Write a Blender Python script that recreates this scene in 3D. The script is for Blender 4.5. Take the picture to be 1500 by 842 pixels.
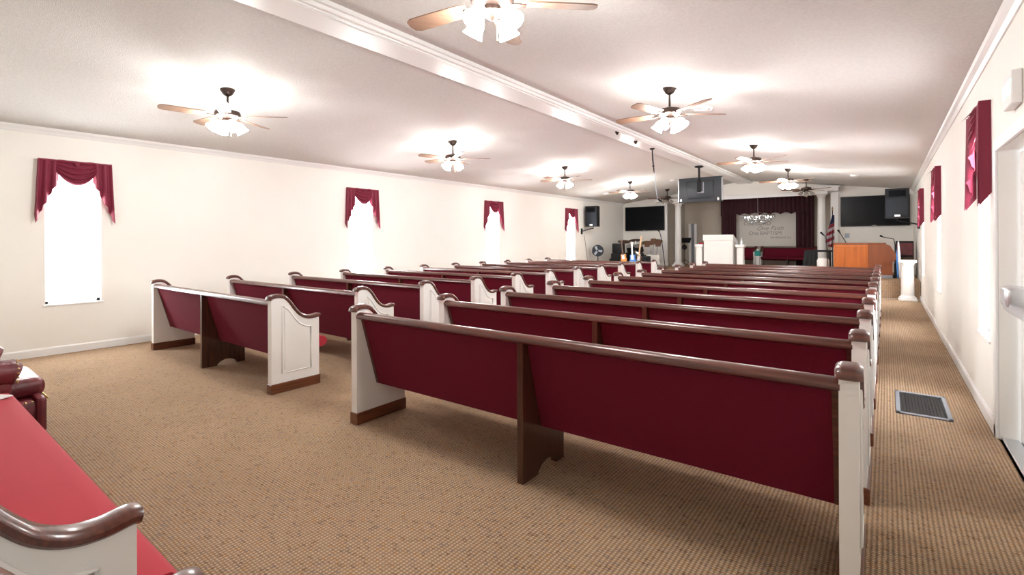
import bpy, bmesh, math, random
from mathutils import Vector, Matrix
random.seed(7)
for o in list(bpy.data.objects): bpy.data.objects.remove(o)
SC = bpy.context.scene
COL = SC.collection
pi = math.pi

# ------------------------------------------------------------------ camera
VX, VY, VL, K, H = 1298.0, 349.0, -190.0, 0.0045, 1.42
F = math.sqrt((VX-750)*(750-VL)); YAW = math.atan((VX-750)/F)
cy_, sy_ = math.cos(YAW), math.sin(YAW)
cam = bpy.data.objects.new('camera', bpy.data.cameras.new('camera')); COL.objects.link(cam)
cam.data.sensor_fit = 'HORIZONTAL'; cam.data.sensor_width = 36
cam.data.lens = F/1500*36
cam.data.shift_y = -(421-(VY+K*(VX-750)))/1500
cam.data.clip_start = 0.02; cam.data.clip_end = 100
cam.matrix_world = Matrix.Translation((0, 0, H)) @ Matrix.Rotation(YAW, 4, 'Z') @ Matrix.Rotation(pi/2, 4, 'X') @ Matrix.Rotation(-K, 4, 'Z')
SC.camera = cam
def ray(u, v):
    du, dv = u-VX, v-VY
    x = (VX+du-K*dv-750)/F
    return Vector((-sy_+x*cy_, cy_+x*sy_, -(dv+K*du)/F))
def at_y(u, v, Y): d = ray(u, v); t = Y/d.y; return Vector((d.x*t, Y, H+d.z*t))
def at_x(u, v, X): d = ray(u, v); t = X/d.x; return Vector((X, d.y*t, H+d.z*t))
def at_z(u, v, Z): d = ray(u, v); t = (Z-H)/d.z; return Vector((d.x*t, d.y*t, Z))

# ------------------------------------------------------------------ world, exposure
w = bpy.data.worlds.new('world'); SC.world = w; w.use_nodes = True
w.node_tree.nodes['Background'].inputs[0].default_value = (0.85, 0.92, 1, 1)
w.node_tree.nodes['Background'].inputs[1].default_value = 1.0
SC.view_settings.view_transform = 'Standard'; SC.view_settings.look = 'None'
SC.view_settings.gamma = 1; SC.view_settings.use_curve_mapping = False
SC.view_settings.exposure = 1.80
LAMP = 42.0      # emission of a lit glass shade
PANE = 6.0       # emission of a daylit window pane

# ------------------------------------------------------------------ room numbers
XL, XR, YB, YF = -8.36, 0.63, -0.35, 18.3
ZW, ZR, XM = 2.84, 3.42, -3.865       # eaves, ridge height, ridge x
SL = (ZR-ZW)/(XM-XL)
def zc(x): return ZW+SL*(x-XL) if x < XM else ZR-(ZR-ZW)/(XR-XM)*(x-XM)
PLAT = 0.42                           # platform height
YS = 14.6                             # platform edge
AX0, AX1, YA = -6.58, -1.36, 20.35    # alcove

# ------------------------------------------------------------------ materials
def mat(name, col, rough=.5, metal=0, spec=.5, coat=0, emit=None, es=0, noise=None, bump=None, sheen=0):
    m = bpy.data.materials.new(name); m.use_nodes = True
    nt = m.node_tree; b = nt.nodes['Principled BSDF']
    b.inputs['Base Color'].default_value = (*col, 1)
    b.inputs['Roughness'].default_value = rough; b.inputs['Metallic'].default_value = metal
    b.inputs['Specular IOR Level'].default_value = spec
    b.inputs['Coat Weight'].default_value = coat; b.inputs['Coat Roughness'].default_value = .12
    b.inputs['Sheen Weight'].default_value = sheen
    if emit: b.inputs['Emission Color'].default_value = (*emit, 1); b.inputs['Emission Strength'].default_value = es
    tc = nt.nodes.new('ShaderNodeTexCoord')
    if noise:      # (second colour, scale xyz, detail, lo, hi)
        c2, sc, det, lo, hi = noise
        mp = nt.nodes.new('ShaderNodeMapping'); mp.inputs['Scale'].default_value = sc
        nz = nt.nodes.new('ShaderNodeTexNoise'); nz.inputs['Scale'].default_value = 1; nz.inputs['Detail'].default_value = det
        rp = nt.nodes.new('ShaderNodeValToRGB')
        rp.color_ramp.elements[0].position = lo; rp.color_ramp.elements[0].color = (*col, 1)
        rp.color_ramp.elements[1].position = hi; rp.color_ramp.elements[1].color = (*c2, 1)
        nt.links.new(tc.outputs['Object'], mp.inputs[0]); nt.links.new(mp.outputs[0], nz.inputs[0])
        nt.links.new(nz.outputs[0], rp.inputs[0]); nt.links.new(rp.outputs[0], b.inputs['Base Color'])
    if bump:       # (scale, strength, distance)
        nb = nt.nodes.new('ShaderNodeTexNoise'); nb.inputs['Scale'].default_value = bump[0]; nb.inputs['Detail'].default_value = 3
        bp = nt.nodes.new('ShaderNodeBump'); bp.inputs['Strength'].default_value = bump[1]; bp.inputs['Distance'].default_value = bump[2]
        nt.links.new(tc.outputs['Object'], nb.inputs[0]); nt.links.new(nb.outputs[0], bp.inputs['Height'])
        nt.links.new(bp.outputs[0], b.inputs['Normal'])
    return m
M = {}
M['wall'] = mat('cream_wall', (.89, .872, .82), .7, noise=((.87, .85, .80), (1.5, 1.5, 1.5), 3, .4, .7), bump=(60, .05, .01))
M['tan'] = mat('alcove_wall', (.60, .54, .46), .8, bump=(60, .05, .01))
M['ceil'] = mat('popcorn_ceiling', (.77, .755, .73), .95, spec=.1, noise=((.71, .695, .67), (40, 40, 40), 4, .35, .7), bump=(110, .55, .02))
M['trim'] = mat('white_trim', (.86, .86, .85), .35)
M['paint'] = mat('white_pew_paint', (.86, .85, .83), .32, bump=(30, .03, .01))
M['wood'] = mat('mahogany', (.055, .011, .006), .3, coat=.45, noise=((.13, .031, .016), (3, 60, 60), 6, .35, .7))
M['woodv'] = mat('mahogany_upright', (.045, .014, .008), .3, coat=.4, noise=((.095, .032, .016), (60, 60, 4), 6, .35, .7))
M['kick'] = mat('dark_kick', (.09, .025, .010), .35, coat=.3, noise=((.18, .055, .020), (60, 4, 60), 5, .35, .7))
M['burg'] = mat('burgundy_fabric', (.128, .006, .020), .9, spec=.15, sheen=.03, noise=((.145, .008, .025), (300, 300, 300), 2, .3, .7), bump=(600, .15, .003))
M['red'] = mat('red_fabric', (.42, .030, .048), .85, spec=.2, sheen=.1, noise=((.46, .036, .054), (300, 300, 300), 2, .3, .7), bump=(500, .15, .003))
M['val'] = mat('valance_satin', (.21, .022, .048), .6, spec=.3)
M['drape'] = mat('dark_drape', (.045, .005, .013), .8, sheen=.1)
M['bronze'] = mat('bronze', (.055, .035, .028), .4, metal=.7)
M['blade'] = mat('fan_blade', (.19, .105, .07), .4, noise=((.25, .15, .10), (4, 30, 4), 4, .3, .7))
M['lamp'] = mat('lit_glass', (1, 1, 1), .4, emit=(1, .985, .955), es=LAMP)
M['bulb'] = mat('lit_bulb', (1, 1, 1), .4, emit=(1, .97, .92), es=9)
M['glass'] = mat('unlit_glass', (.32, .29, .26), .3)
M['pane'] = mat('daylit_pane', (.9, .9, .9), .3, emit=(.95, .98, 1), es=PANE)
M['black'] = mat('black_plastic', (.010, .011, .013), .5, spec=.3)
M['grille'] = mat('dark_grille', (.018, .023, .031), .6, spec=.3, bump=(300, .6, .01))
M['screen'] = mat('tv_screen', (.004, .005, .007), .25, spec=.12)
M['bluegrey'] = mat('monitor_back', (.038, .050, .060), .4)
M['silver'] = mat('silver', (.65, .66, .68), .3, metal=.8)
M['steel'] = mat('grey_steel', (.30, .33, .38), .4, metal=.3)
M['organ'] = mat('orange_oak', (.48, .13, .018), .35, coat=.3, noise=((.36, .085, .012), (14, 14, 1.5), 5, .3, .75))
M['organd'] = mat('brown_oak', (.27, .075, .022), .4, noise=((.21, .055, .018), (14, 14, 1.5), 5, .3, .75))
M['white'] = mat('white_plastic', (.85, .85, .84), .4)
M['cloth'] = mat('black_cloth', (.012, .014, .015), .9)
M['board'] = mat('grey_board', (.74, .71, .66), .8)
M['ink'] = mat('grey_lettering', (.30, .285, .265), .7)
M['teal'] = mat('teal', (.01, .28, .25), .5)
M['green'] = mat('exit_green', (.3, .9, .6), .4, emit=(.35, 1, .65), es=.6)
M['orange'] = mat('guitar_orange', (.75, .26, .03), .3, coat=.5)
M['maple'] = mat('pale_maple', (.62, .40, .24), .4)
M['brown'] = mat('dark_brown', (.10, .045, .025), .5)
M['blue'] = mat('bright_blue', (.05, .22, .62), .4)
M['chrome'] = mat('chrome', (.75, .75, .76), .18, metal=1)
M['brass'] = mat('cymbal_bronze', (.45, .32, .14), .35, metal=.8)
M['leather'] = mat('burgundy_leather', (.10, .009, .016), .38, spec=.6, noise=((.18, .018, .026), (9, 9, 9), 3, .35, .7), bump=(25, .25, .02))
M['crystal'] = mat('crystal', (.75, .78, .80), .08, metal=.5)
M['paper'] = mat('paper', (.9, .9, .9), .7)
def carpet():
    m = bpy.data.materials.new('woven_carpet'); m.use_nodes = True
    nt = m.node_tree; b = nt.nodes['Principled BSDF']; N = nt.nodes.new; L = nt.links.new
    b.inputs['Roughness'].default_value = .95; b.inputs['Specular IOR Level'].default_value = .1
    tc = N('ShaderNodeTexCoord')
    def mapping(s):
        mp = N('ShaderNodeMapping'); mp.inputs['Scale'].default_value = s; L(tc.outputs['Object'], mp.inputs[0]); return mp.outputs[0]
    def wave(s, axis, dist=0):
        wv = N('ShaderNodeTexWave'); wv.bands_direction = axis; wv.inputs['Scale'].default_value = s; wv.inputs['Distortion'].default_value = dist
        wv.inputs['Detail'].default_value = 1; wv.inputs['Detail Scale'].default_value = 3
        L(tc.outputs['Object'], wv.inputs[0]); return wv.outputs['Fac']
    wx = wave(15.5, 'X', .6); wy = wave(20, 'Y', .9)
    mul = N('ShaderNodeMath'); mul.operation = 'MULTIPLY'; L(wx, mul.inputs[0]); L(wy, mul.inputs[1])
    mx = N('ShaderNodeMath'); mx.operation = 'MULTIPLY_ADD'; mx.inputs[1].default_value = .20; L(wx, mx.inputs[0]); L(mul.outputs[0], mx.inputs[2])
    rp = N('ShaderNodeValToRGB'); e = rp.color_ramp.elements
    e[0].position = .05; e[0].color = (.17, .10, .060, 1); e[1].position = .95; e[1].color = (.68, .49, .335, 1)
    el = e.new(.45); el.color = (.45, .305, .20, 1)
    L(mx.outputs[0], rp.inputs[0])
    vo = N('ShaderNodeTexVoronoi'); vo.inputs['Scale'].default_value = 1; L(mapping((48, 75, 48)), vo.inputs[0])
    hs = N('ShaderNodeSeparateColor'); L(vo.outputs['Color'], hs.inputs[0])
    fr = N('ShaderNodeValToRGB'); fr.color_ramp.interpolation = 'CONSTANT'; e = fr.color_ramp.elements
    e[0].position = 0; e[0].color = (.50, .36, .235, 1); e[1].position = .70; e[1].color = (.52, .30, .13, 1)
    for p, c in ((.80, (.30, .24, .21, 1)), (.88, (.55, .43, .30, 1)), (.94, (.24, .15, .09, 1))):
        k = e.new(p); k.color = c
    L(hs.outputs[0], fr.inputs[0])
    mixc = N('ShaderNodeMix'); mixc.data_type = 'RGBA'; mixc.inputs['Factor'].default_value = .38
    L(rp.outputs[0], mixc.inputs['A']); L(fr.outputs[0], mixc.inputs['B'])
    ns = N('ShaderNodeTexNoise'); ns.inputs['Scale'].default_value = 1.3; ns.inputs['Detail'].default_value = 3; L(tc.outputs['Object'], ns.inputs[0])
    hv = N('ShaderNodeHueSaturation'); mr = N('ShaderNodeMapRange'); mr.inputs[3].default_value = .82; mr.inputs[4].default_value = 1.10
    L(ns.outputs[0], mr.inputs[0]); L(mr.outputs[0], hv.inputs['Value']); L(mixc.outputs['Result'], hv.inputs['Color'])
    L(hv.outputs[0], b.inputs['Base Color'])
    bp = N('ShaderNodeBump'); bp.inputs['Strength'].default_value = .7; bp.inputs['Distance'].default_value = .006
    L(mx.outputs[0], bp.inputs['Height']); L(bp.outputs[0], b.inputs['Normal'])
    return m
M['carpet'] = carpet()
def flagmat():
    m = bpy.data.materials.new('striped_flag'); m.use_nodes = True
    nt = m.node_tree; b = nt.nodes['Principled BSDF']; N = nt.nodes.new; L = nt.links.new
    b.inputs['Roughness'].default_value = .8
    tc = N('ShaderNodeTexCoord'); sp = N('ShaderNodeSeparateXYZ'); L(tc.outputs['Object'], sp.inputs[0])
    a = N('ShaderNodeMath'); a.operation = 'MULTIPLY_ADD'; a.inputs[1].default_value = -.55; L(sp.outputs[0], a.inputs[0])
    L(sp.outputs[2], a.inputs[2])
    c = N('ShaderNodeMath'); c.operation = 'MULTIPLY'; c.inputs[1].default_value = 5.2; L(a.outputs[0], c.inputs[0])
    fr = N('ShaderNodeMath'); fr.operation = 'FRACT'; L(c.outputs[0], fr.inputs[0])
    g = N('ShaderNodeMath'); g.operation = 'GREATER_THAN'; g.inputs[1].default_value = .5; L(fr.outputs[0], g.inputs[0])
    m1 = N('ShaderNodeMix'); m1.data_type = 'RGBA'; m1.inputs['A'].default_value = (.26, .015, .03, 1); m1.inputs['B'].default_value = (.50, .45, .48, 1)
    L(g.outputs[0], m1.inputs['Factor'])
    g2 = N('ShaderNodeMath'); g2.operation = 'GREATER_THAN'; g2.inputs[1].default_value = .10; L(a.outputs[0], g2.inputs[0])
    m2 = N('ShaderNodeMix'); m2.data_type = 'RGBA'; m2.inputs['B'].default_value = (.012, .016, .06, 1)
    L(m1.outputs['Result'], m2.inputs['A']); L(g2.outputs[0], m2.inputs['Factor']); L(m2.outputs['Result'], b.inputs['Base Color'])
    return m
M['flag'] = flagmat()

# ------------------------------------------------------------------ builders
class MB:
    def __init__(s): s.bm = bmesh.new()
    def mesh(s, vs, fs):
        b = [s.bm.verts.new(v) for v in vs]
        for f in fs:
            try: s.bm.faces.new([b[i] for i in f])
            except ValueError: pass
        return b
    def box(s, x0, x1, y0, y1, z0, z1, bev=0, seg=1):
        vs = s.mesh([(x, y, z) for x in (x0, x1) for y in (y0, y1) for z in (z0, z1)],
                    [(0, 1, 3, 2), (4, 6, 7, 5), (0, 4, 5, 1), (2, 3, 7, 6), (0, 2, 6, 4), (1, 5, 7, 3)])
        if bev:
            es = list({e for v in vs for e in v.link_edges})
            bmesh.ops.bevel(s.bm, geom=es, offset=bev, segments=seg, affect='EDGES', profile=.5)
        return s
    def prism(s, prof, x0, x1, axis='x'):
        n = len(prof)
        f = {'x': lambda a, p: (a, p[0], p[1]), 'y': lambda a, p: (p[0], a, p[1]), 'z': lambda a, p: (p[0], p[1], a)}[axis]
        vs = [f(x0, p) for p in prof]+[f(x1, p) for p in prof]
        s.mesh(vs, [tuple(range(n)), tuple(range(2*n-1, n-1, -1))]+[(i, (i+1) % n, n+(i+1) % n, n+i) for i in range(n)])
        return s
    def lathe(s, prof, seg=16, mtx=None, arc=2*pi):
        mtx = mtx or Matrix()
        vs = []; n = len(prof)
        for k in range(seg):
            a = arc*k/seg
            for r, z in prof: vs.append(mtx @ Vector((max(r, 1e-4)*math.cos(a), max(r, 1e-4)*math.sin(a), z)))
        fs = []
        for k in range(seg):
            k2 = (k+1) % seg
            for i in range(n-1): fs.append((k*n+i, k2*n+i, k2*n+i+1, k*n+i+1))
        fs.append(tuple(k*n for k in range(seg))[::-1]); fs.append(tuple(k*n+n-1 for k in range(seg)))
        s.mesh(vs, fs); return s
    def tube(s, pts, r, seg=6, closed=False):
        pts = [Vector(p) for p in pts]; n = len(pts); vs = []; up = Vector((0.03, .05, 1)).normalized()
        rr = r if isinstance(r, (list, tuple)) else [r]*n
        for i, p in enumerate(pts):
            a = pts[(i-1) % n] if (closed or i > 0) else p; b = pts[(i+1) % n] if (closed or i < n-1) else p
            t = (b-a).normalized()
            u = t.cross(up)
            if u.length < .05: u = t.cross(Vector((1, .1, 0)))
            u.normalize(); v = u.cross(t)
            for k in range(seg):
                q = 2*pi*k/seg; vs.append(p+rr[i]*(math.cos(q)*u+math.sin(q)*v))
        fs = []
        for i in range(n if closed else n-1):
            j = (i+1) % n
            for k in range(seg): fs.append((i*seg+k, i*seg+(k+1) % seg, j*seg+(k+1) % seg, j*seg+k))
        if not closed: fs += [tuple(range(seg)), tuple(range(n*seg-1, (n-1)*seg-1, -1))]
        s.mesh(vs, fs); return s
    def sphere(s, c, r, sub=2, sc=(1, 1, 1)):
        m = Matrix.Translation(c) @ Matrix.Diagonal((*[r*k for k in sc], 1))
        bmesh.ops.create_icosphere(s.bm, subdivisions=sub, radius=1, matrix=m); return s
    def grid(s, fn, nu, nv):
        vs = [fn(i/nu, j/nv) for i in range(nu+1) for j in range(nv+1)]
        s.mesh(vs, [(i*(nv+1)+j, (i+1)*(nv+1)+j, (i+1)*(nv+1)+j+1, i*(nv+1)+j+1) for i in range(nu) for j in range(nv)])
        return s
    def bevel_all(s, off, seg=2, ang=.6):
        es = [e for e in s.bm.edges if len(e.link_faces) == 2 and e.calc_face_angle(0) > ang]
        bmesh.ops.bevel(s.bm, geom=es, offset=off, segments=seg, affect='EDGES', profile=.5); return s
    def solid(s, t):
        bmesh.ops.recalc_face_normals(s.bm, faces=s.bm.faces)
        bmesh.ops.solidify(s.bm, geom=list(s.bm.faces), thickness=t); return s
    def build(s, name, m, parent=None, smooth=False, loc=None, rot=None):
        bmesh.ops.recalc_face_normals(s.bm, faces=s.bm.faces)
        me = bpy.data.meshes.new(name); s.bm.to_mesh(me); s.bm.free()
        me.materials.append(M[m] if isinstance(m, str) else m)
        if smooth:
            for p in me.polygons: p.use_smooth = True
            try: me.set_sharp_from_angle(angle=.7)
            except Exception: pass
        o = bpy.data.objects.new(name, me); COL.objects.link(o)
        if parent: o.parent = parent
        if loc is not None: o.location = loc
        if rot is not None: o.rotation_euler = rot
        return o
def tag(o, label, cat, group=None):
    o['label'] = label; o['category'] = cat
    if group: o['group'] = group
    return o
def thing(name, label, cat, loc=(0, 0, 0), rz=0, group=None):
    o = bpy.data.objects.new(name, None); COL.objects.link(o); o.empty_display_size = .1
    o.location = loc; o.rotation_euler = (0, 0, rz); return tag(o, label, cat, group)
def struct(o): o['kind'] = 'structure'; return o
def copy_tree(o, parent=None):
    c = o.copy(); COL.objects.link(c); c.parent = parent
    for ch in list(o.children): copy_tree(ch, c)
    return c
def bez(p, n=6):
    # Catmull-Rom through points
    out = []
    P = [p[0]]+list(p)+[p[-1]]
    for i in range(1, len(P)-2):
        a, b, c, d = [Vector(q) for q in P[i-1:i+3]]
        for k in range(n):
            t = k/n
            out.append(.5*((2*b)+(c-a)*t+(2*a-5*b+4*c-d)*t*t+(3*b-a-3*c+d)*t**3))
    out.append(Vector(p[-1])); return out
ORD = ['first', 'second', 'third', 'fourth', 'fifth', 'sixth', 'seventh', 'eighth', 'ninth', 'tenth', 'eleventh', 'twelfth']

# ================================================================== THE SETTING
def rects(a0, a1, z0, z1, holes):
    A = sorted({a0, a1, *[h[0] for h in holes], *[h[1] for h in holes]}); Z = sorted({z0, z1, *[h[2] for h in holes], *[h[3] for h in holes]})
    for i in range(len(A)-1):
        for j in range(len(Z)-1):
            ca, cz = (A[i]+A[i+1])/2, (Z[j]+Z[j+1])/2
            if not any(h[0] < ca < h[1] and h[2] < cz < h[3] for h in holes): yield A[i], A[i+1], Z[j], Z[j+1]
def side_wall(name, X, out, holes, depth):
    b = MB()
    for a0, a1, z0, z1 in rects(YB, YF, 0, ZW, holes):
        b.mesh([(X, a0, z0), (X, a1, z0), (X, a1, z1), (X, a0, z1)], [(0, 1, 2, 3)])
    for a0, a1, z0, z1 in holes:
        q = [(a0, z0), (a1, z0), (a1, z1), (a0, z1)]
        for i in range(4):
            p, r = q[i], q[(i+1) % 4]
            b.mesh([(X, *p), (X, *r), (X+out*depth, *r), (X+out*depth, *p)], [(0, 1, 2, 3)])
    bmesh.ops.remove_doubles(b.bm, verts=b.bm.verts, dist=1e-4)
    return struct(b.build(name, 'wall'))
WL = [1.60, 5.97, 10.10, 14.17]
WR = [5.47, 9.68, 13.66]
WZ0, WZ1, WH = 0.63, 2.40, 0.275
DY0, DY1, DZ = 3.80, 4.83, 2.03
side_wall('wall_left', XL, -1, [(c-WH, c+WH, WZ0, WZ1) for c in WL], .11)
side_wall('wall_right', XR, 1, [(c-WH, c+WH, WZ0, WZ1) for c in WR]+[(DY0, DY1, 0.0, DZ)], .13)
struct(MB().box(XL-.15, XR+.15, YB, YS, -.06, 0).build('floor', 'carpet'))
p = MB().box(XL, XR, YS, YF, 0, PLAT, .012).box(AX0, AX1, YF+.001, YA, 0, PLAT-.001)
struct(p.build('floor_platform', 'carpet'))
c = MB()
c.mesh([(XL, YB, ZW), (XM, YB, ZR), (XR, YB, ZW), (XL, YF, ZW), (XM, YF, ZR), (XR, YF, ZW)], [(0, 1, 4, 3), (1, 2, 5, 4)])
struct(c.build('ceiling', 'ceil'))
struct(MB().prism([(XL, 0), (XL, ZW), (XM, ZR), (XR, ZW), (XR, 0)], YB-.1, YB, 'y').build('wall_back', 'wall'))
ZA = 2.84
wf = MB()
wf.prism([(XL, 0), (XL, ZW), (AX0, zc(AX0)), (AX0, 0)], YF, YF+.12, 'y')
wf.prism([(AX1, 0), (AX1, zc(AX1)), (XR, ZW), (XR, 0)], YF, YF+.12, 'y')
struct(wf.build('wall_front', 'wall'))
struct(MB().prism([(AX0, ZA), (AX0, zc(AX0)), (XM, ZR), (AX1, zc(AX1)), (AX1, ZA)], YF, YF+.12, 'y').build('wall_front_fascia', 'wall'))
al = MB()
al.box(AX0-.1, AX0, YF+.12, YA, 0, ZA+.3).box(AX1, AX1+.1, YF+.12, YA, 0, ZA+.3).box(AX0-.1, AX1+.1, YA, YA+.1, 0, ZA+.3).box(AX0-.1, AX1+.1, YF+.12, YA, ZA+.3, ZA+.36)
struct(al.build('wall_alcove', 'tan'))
# ridge beam with its cable raceway
bm_ = MB().box(XM-.21, XM+.21, YB, YF, 3.315, 3.40, .006)
bm_.box(XM-.235, XM-.21, YB, YF, 3.345, 3.40)
bm_.box(XM+.21, XM+.245, YB, YF, 3.35, 3.40)
beam = struct(bm_.build('trim_1', 'trim'))
wv = [(XM+.135+.012*math.sin(y*1.7)+.008*math.sin(y*4.1), y, 3.308) for y in [YB+.05+i*.3 for i in range(60)]]
MB().tube(wv, .008, 5).build('cable', 'trim', beam)
MB().box(XM+.15, XM+.18, YB+.02, YF-.02, 3.303, 3.315).build('raceway', 'trim', beam)
def crown(name, X, s):
    pr = [(X, ZW-.075), (X+s*.012, ZW-.075), (X+s*.03, ZW-.045), (X+s*.055, ZW-.02), (X+s*.065, ZW+.006), (X, ZW)]
    struct(MB().prism(pr, YB, YF, 'y').build(name, 'trim'))
crown('trim_2', XL, 1); crown('trim_3', XR, -1)
struct(MB().prism([(XL, 0), (XL+.018, 0), (XL+.018, .085), (XL+.008, .10), (XL, .10)], YB, YS, 'y').build('baseboard_left', 'trim'))
br = MB()
for a, b in ((YB, DY0-.09), (DY1+.02, YS)): br.prism([(XR, 0), (XR-.018, 0), (XR-.018, .085), (XR-.008, .10), (XR, .10)], a, b, 'y')
struct(br.build('baseboard_right', 'trim'))
# windows
wn = 0
for X, out, cs in ((XL, -1, WL), (XR, 1, WR)):
    for cyy in cs:
        wn += 1
        x0, x1 = sorted((X+out*.06, X+out*.10))
        f = MB()
        for a, b, z0, z1 in ((cyy-WH, cyy-WH+.035, WZ0, WZ1), (cyy+WH-.035, cyy+WH, WZ0, WZ1), (cyy-WH, cyy+WH, WZ0, WZ0+.04), (cyy-WH, cyy+WH, WZ1-.04, WZ1)):
            f.box(x0, x1, a, b, z0, z1)
        root = struct(f.build('window_%d' % wn, 'trim'))
        xp0, xp1 = sorted((X+out*.088, X+out*.098))
        MB().box(xp0, xp1, cyy-WH+.03, cyy+WH-.03, WZ0+.03, (WZ0+WZ1)/2).build('pane', 'pane', root)
        MB().box(xp0, xp1, cyy-WH+.03, cyy+WH-.03, (WZ0+WZ1)/2, WZ1-.03).build('pane', 'pane', root)
        xs0, xs1 = sorted((X-out*.012, X+out*.06))
        MB().box(xs0, xs1, cyy-WH-.03, cyy+WH+.03, WZ0-.02, WZ0+.004, .003).build('window_sill', 'trim', root)
# door in its recess on the right
dx = XR+.105
door = struct(MB().box(dx, dx+.045, DY0+.02, DY1-.02, .02, DZ-.02, .003).build('door_1', 'trim'))
for z0, z1 in ((.25, .85), (1.15, 1.85)):
    MB().box(dx-.006, dx+.002, DY0+.17, DY1-.17, z0, z1, .005).build('door_panel', 'trim', door)
pb = MB().box(dx-.105, dx-.075, DY0+.10, DY1-.14, .93, .99, .012, 2)
pb.box(dx-.08, dx, DY0+.10, DY0+.2, .92, 1.0, .01).box(dx-.08, dx, DY1-.22, DY1-.14, .92, 1.0, .01)
pb.build('panic_bar', 'silver', door, True)
MB().box(dx-.125, dx, DY1-.36, DY1-.16, .96, 1.10, .035, 3).build('latch_case', 'silver', door, True)
tr = MB().box(XR-.018, XR, DY1, DY1+.085, .0, DZ+.085, .004).box(XR-.018, XR, DY0-.085, DY0, 0, DZ+.085, .004).box(XR-.018, XR, DY0, DY1, DZ, DZ+.085, .004)
struct(tr.build('trim_4', 'trim'))
struct(MB().box(XR+.012, XR+.10, DY0+.005, DY1-.005, 0, .018, .005).build('trim_5', 'silver'))
# square columns (pilasters) and entablatures at the alcove are trim
pl = MB()
for x0, x1 in ((AX0-.27, AX0+.02), (AX1-.02, AX1+.19)):
    pl.box(x0, x1, YF-.05, YF, PLAT, 2.86, .004).box(x0-.03, x1+.03, YF-.07, YF, 2.86, 2.95, .008).box(x0-.02, x1+.02, YF-.065, YF, PLAT, PLAT+.12, .006)
struct(pl.build('trim_6', 'trim'))
struct(MB().box(AX0, AX1, YF-.02, YF, ZA-.03, ZA+.10, .006).build('trim_7', 'trim'))

# ================================================================== PEWS
LEN = 3.17
PT = [(-.008, .868), (.0, .892), (.055, .903), (.12, .893), (.175, .845), (.225, .775), (.28, .715), (.345, .680), (.41, .672), (.468, .680)]
def make_pew(length, ends=(0, 1), cushion='red'):
    root = bpy.data.objects.new('pew', None); COL.objects.link(root)
    top = [(p.x, p.y-.018) for p in bez([(a, b) for a, b in PT[1:]], 4)]
    capline = bez([(a, b, 0) for a, b in PT]+[(.492, .676, 0)], 4)
    for side in ends:
        x0, x1 = (0, .066) if side == 0 else (length-.066, length)
        xo, s = (x0, -1) if side == 0 else (x1, 1)
        ep = MB().prism([(0, .085), (0, .875)]+top+[(.478, .66), (.478, .085)], x0, x1).build('end_panel', 'paint', root)
        c = MB(); xc = (x0+x1)/2
        prof = [(-.046, -.008), (-.046, .006), (-.038, .015), (-.02, .020), (.02, .020), (.038, .015), (.046, .006), (.046, -.008), (.037, -.016), (-.037, -.016)]
        n = len(capline); vs = []; m = len(prof)
        for i, q in enumerate(capline):
            t = (capline[min(i+1, n-1)]-capline[max(i-1, 0)]).normalized(); nn = Vector((-t.y, t.x, 0))
            if nn.y < 0: nn = -nn
            f = .7 if i in (0, n-1) else 1
            for a, b in prof: vs.append((xc+a*f, q.x+nn.x*b*f, q.y+nn.y*b*f))
        c.mesh(vs, [tuple(range(m)), tuple(range(n*m-1, (n-1)*m-1, -1))]+[(i*m+k, i*m+(k+1) % m, (i+1)*m+(k+1) % m, (i+1)*m+k) for i in range(n-1) for k in range(m)])
        c.build('arm_cap', 'wood', ep, True)
        MB().box(x0-.012, x1+.012, -.008, .486, 0, .09, .005).build('kick_plate', 'kick', ep)
        tp = bez([(.39, .585), (.33, .595), (.27, .63), (.22, .69), (.165, .765), (.105, .81)], 3)
        loop = [(.10, .18), (.39, .18)]+[(q.x, q.y) for q in tp]
        r = MB().tube([(xo+s*.001, a, b) for a, b in loop], .0085, 6, True)
        inner = [(.125, .205), (.365, .205), (.365, .565), (.32, .575), (.255, .615), (.205, .68), (.15, .75), (.125, .765)]
        xa, xb = sorted((xo-s*.002, xo+s*.006)); r.prism(inner, xa, xb)
        r.build('raised_panel', 'paint', ep, True)
    a, b = (.072 if 0 in ends else .0), length-.072
    def slant(off0, off1, zt, zb):     # slab between offsets in front of the slanted back plane
        y = lambda z: .035+(.84-z)*(.155/.56)
        return [(y(zt)+off0, zt), (y(zb)+off0, zb), (y(zb)+off1, zb), (y(zt)+off1, zt)]
    for s0, s1 in ((a+.02, length/2-.024), (length/2+.024, b-.02)):
        MB().prism(slant(0, .02, .83, .285), s0, s1).build('back_panel', 'burg', root)
    for s0, s1 in ((a-.01, a+.02), (b-.02, b+.01)):
        MB().prism(slant(-.004, .02, .83, .285), s0, s1).build('edge_strip', 'wood', root)
    MB().prism(slant(.022, .075, .815, .46), a, b).bevel_all(.015).build('back_cushion', cushion, root, True)
    tr_ = [(-.002, .822), (-.002, .842), (.008, .858), (.03, .866), (.06, .862), (.078, .850), (.085, .835), (.075, .822), (.055, .812), (.04, .806), (.022, .812)]
    MB().prism(tr_, a-.01, b+.01).build('top_rail', 'wood', root, True)
    y = lambda z: .037+(.84-z)*(.155/.56)
    arch = [(.37, 0), (.365, .02), (.335, .045), (.29, .06), (.245, .06), (.2, .045), (.165, .02), (.155, 0)]
    sp = [(.0, 0), (.0, .82), (.04, .825), (y(.6), .6), (y(.34), .34), (.46, .34), (.46, 0)]+arch
    MB().prism(sp, length/2-.021, length/2+.021).build('support_board', 'woodv', root)
    st = [(.20, .345), (.56, .345), (.60, .365), (.612, .395), (.605, .425), (.58, .447), (.53, .455), (.17, .44)]
    MB().prism(st, a, b).bevel_all(.01, 2, .9).build('seat', cushion, root, True)
    return root
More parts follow.
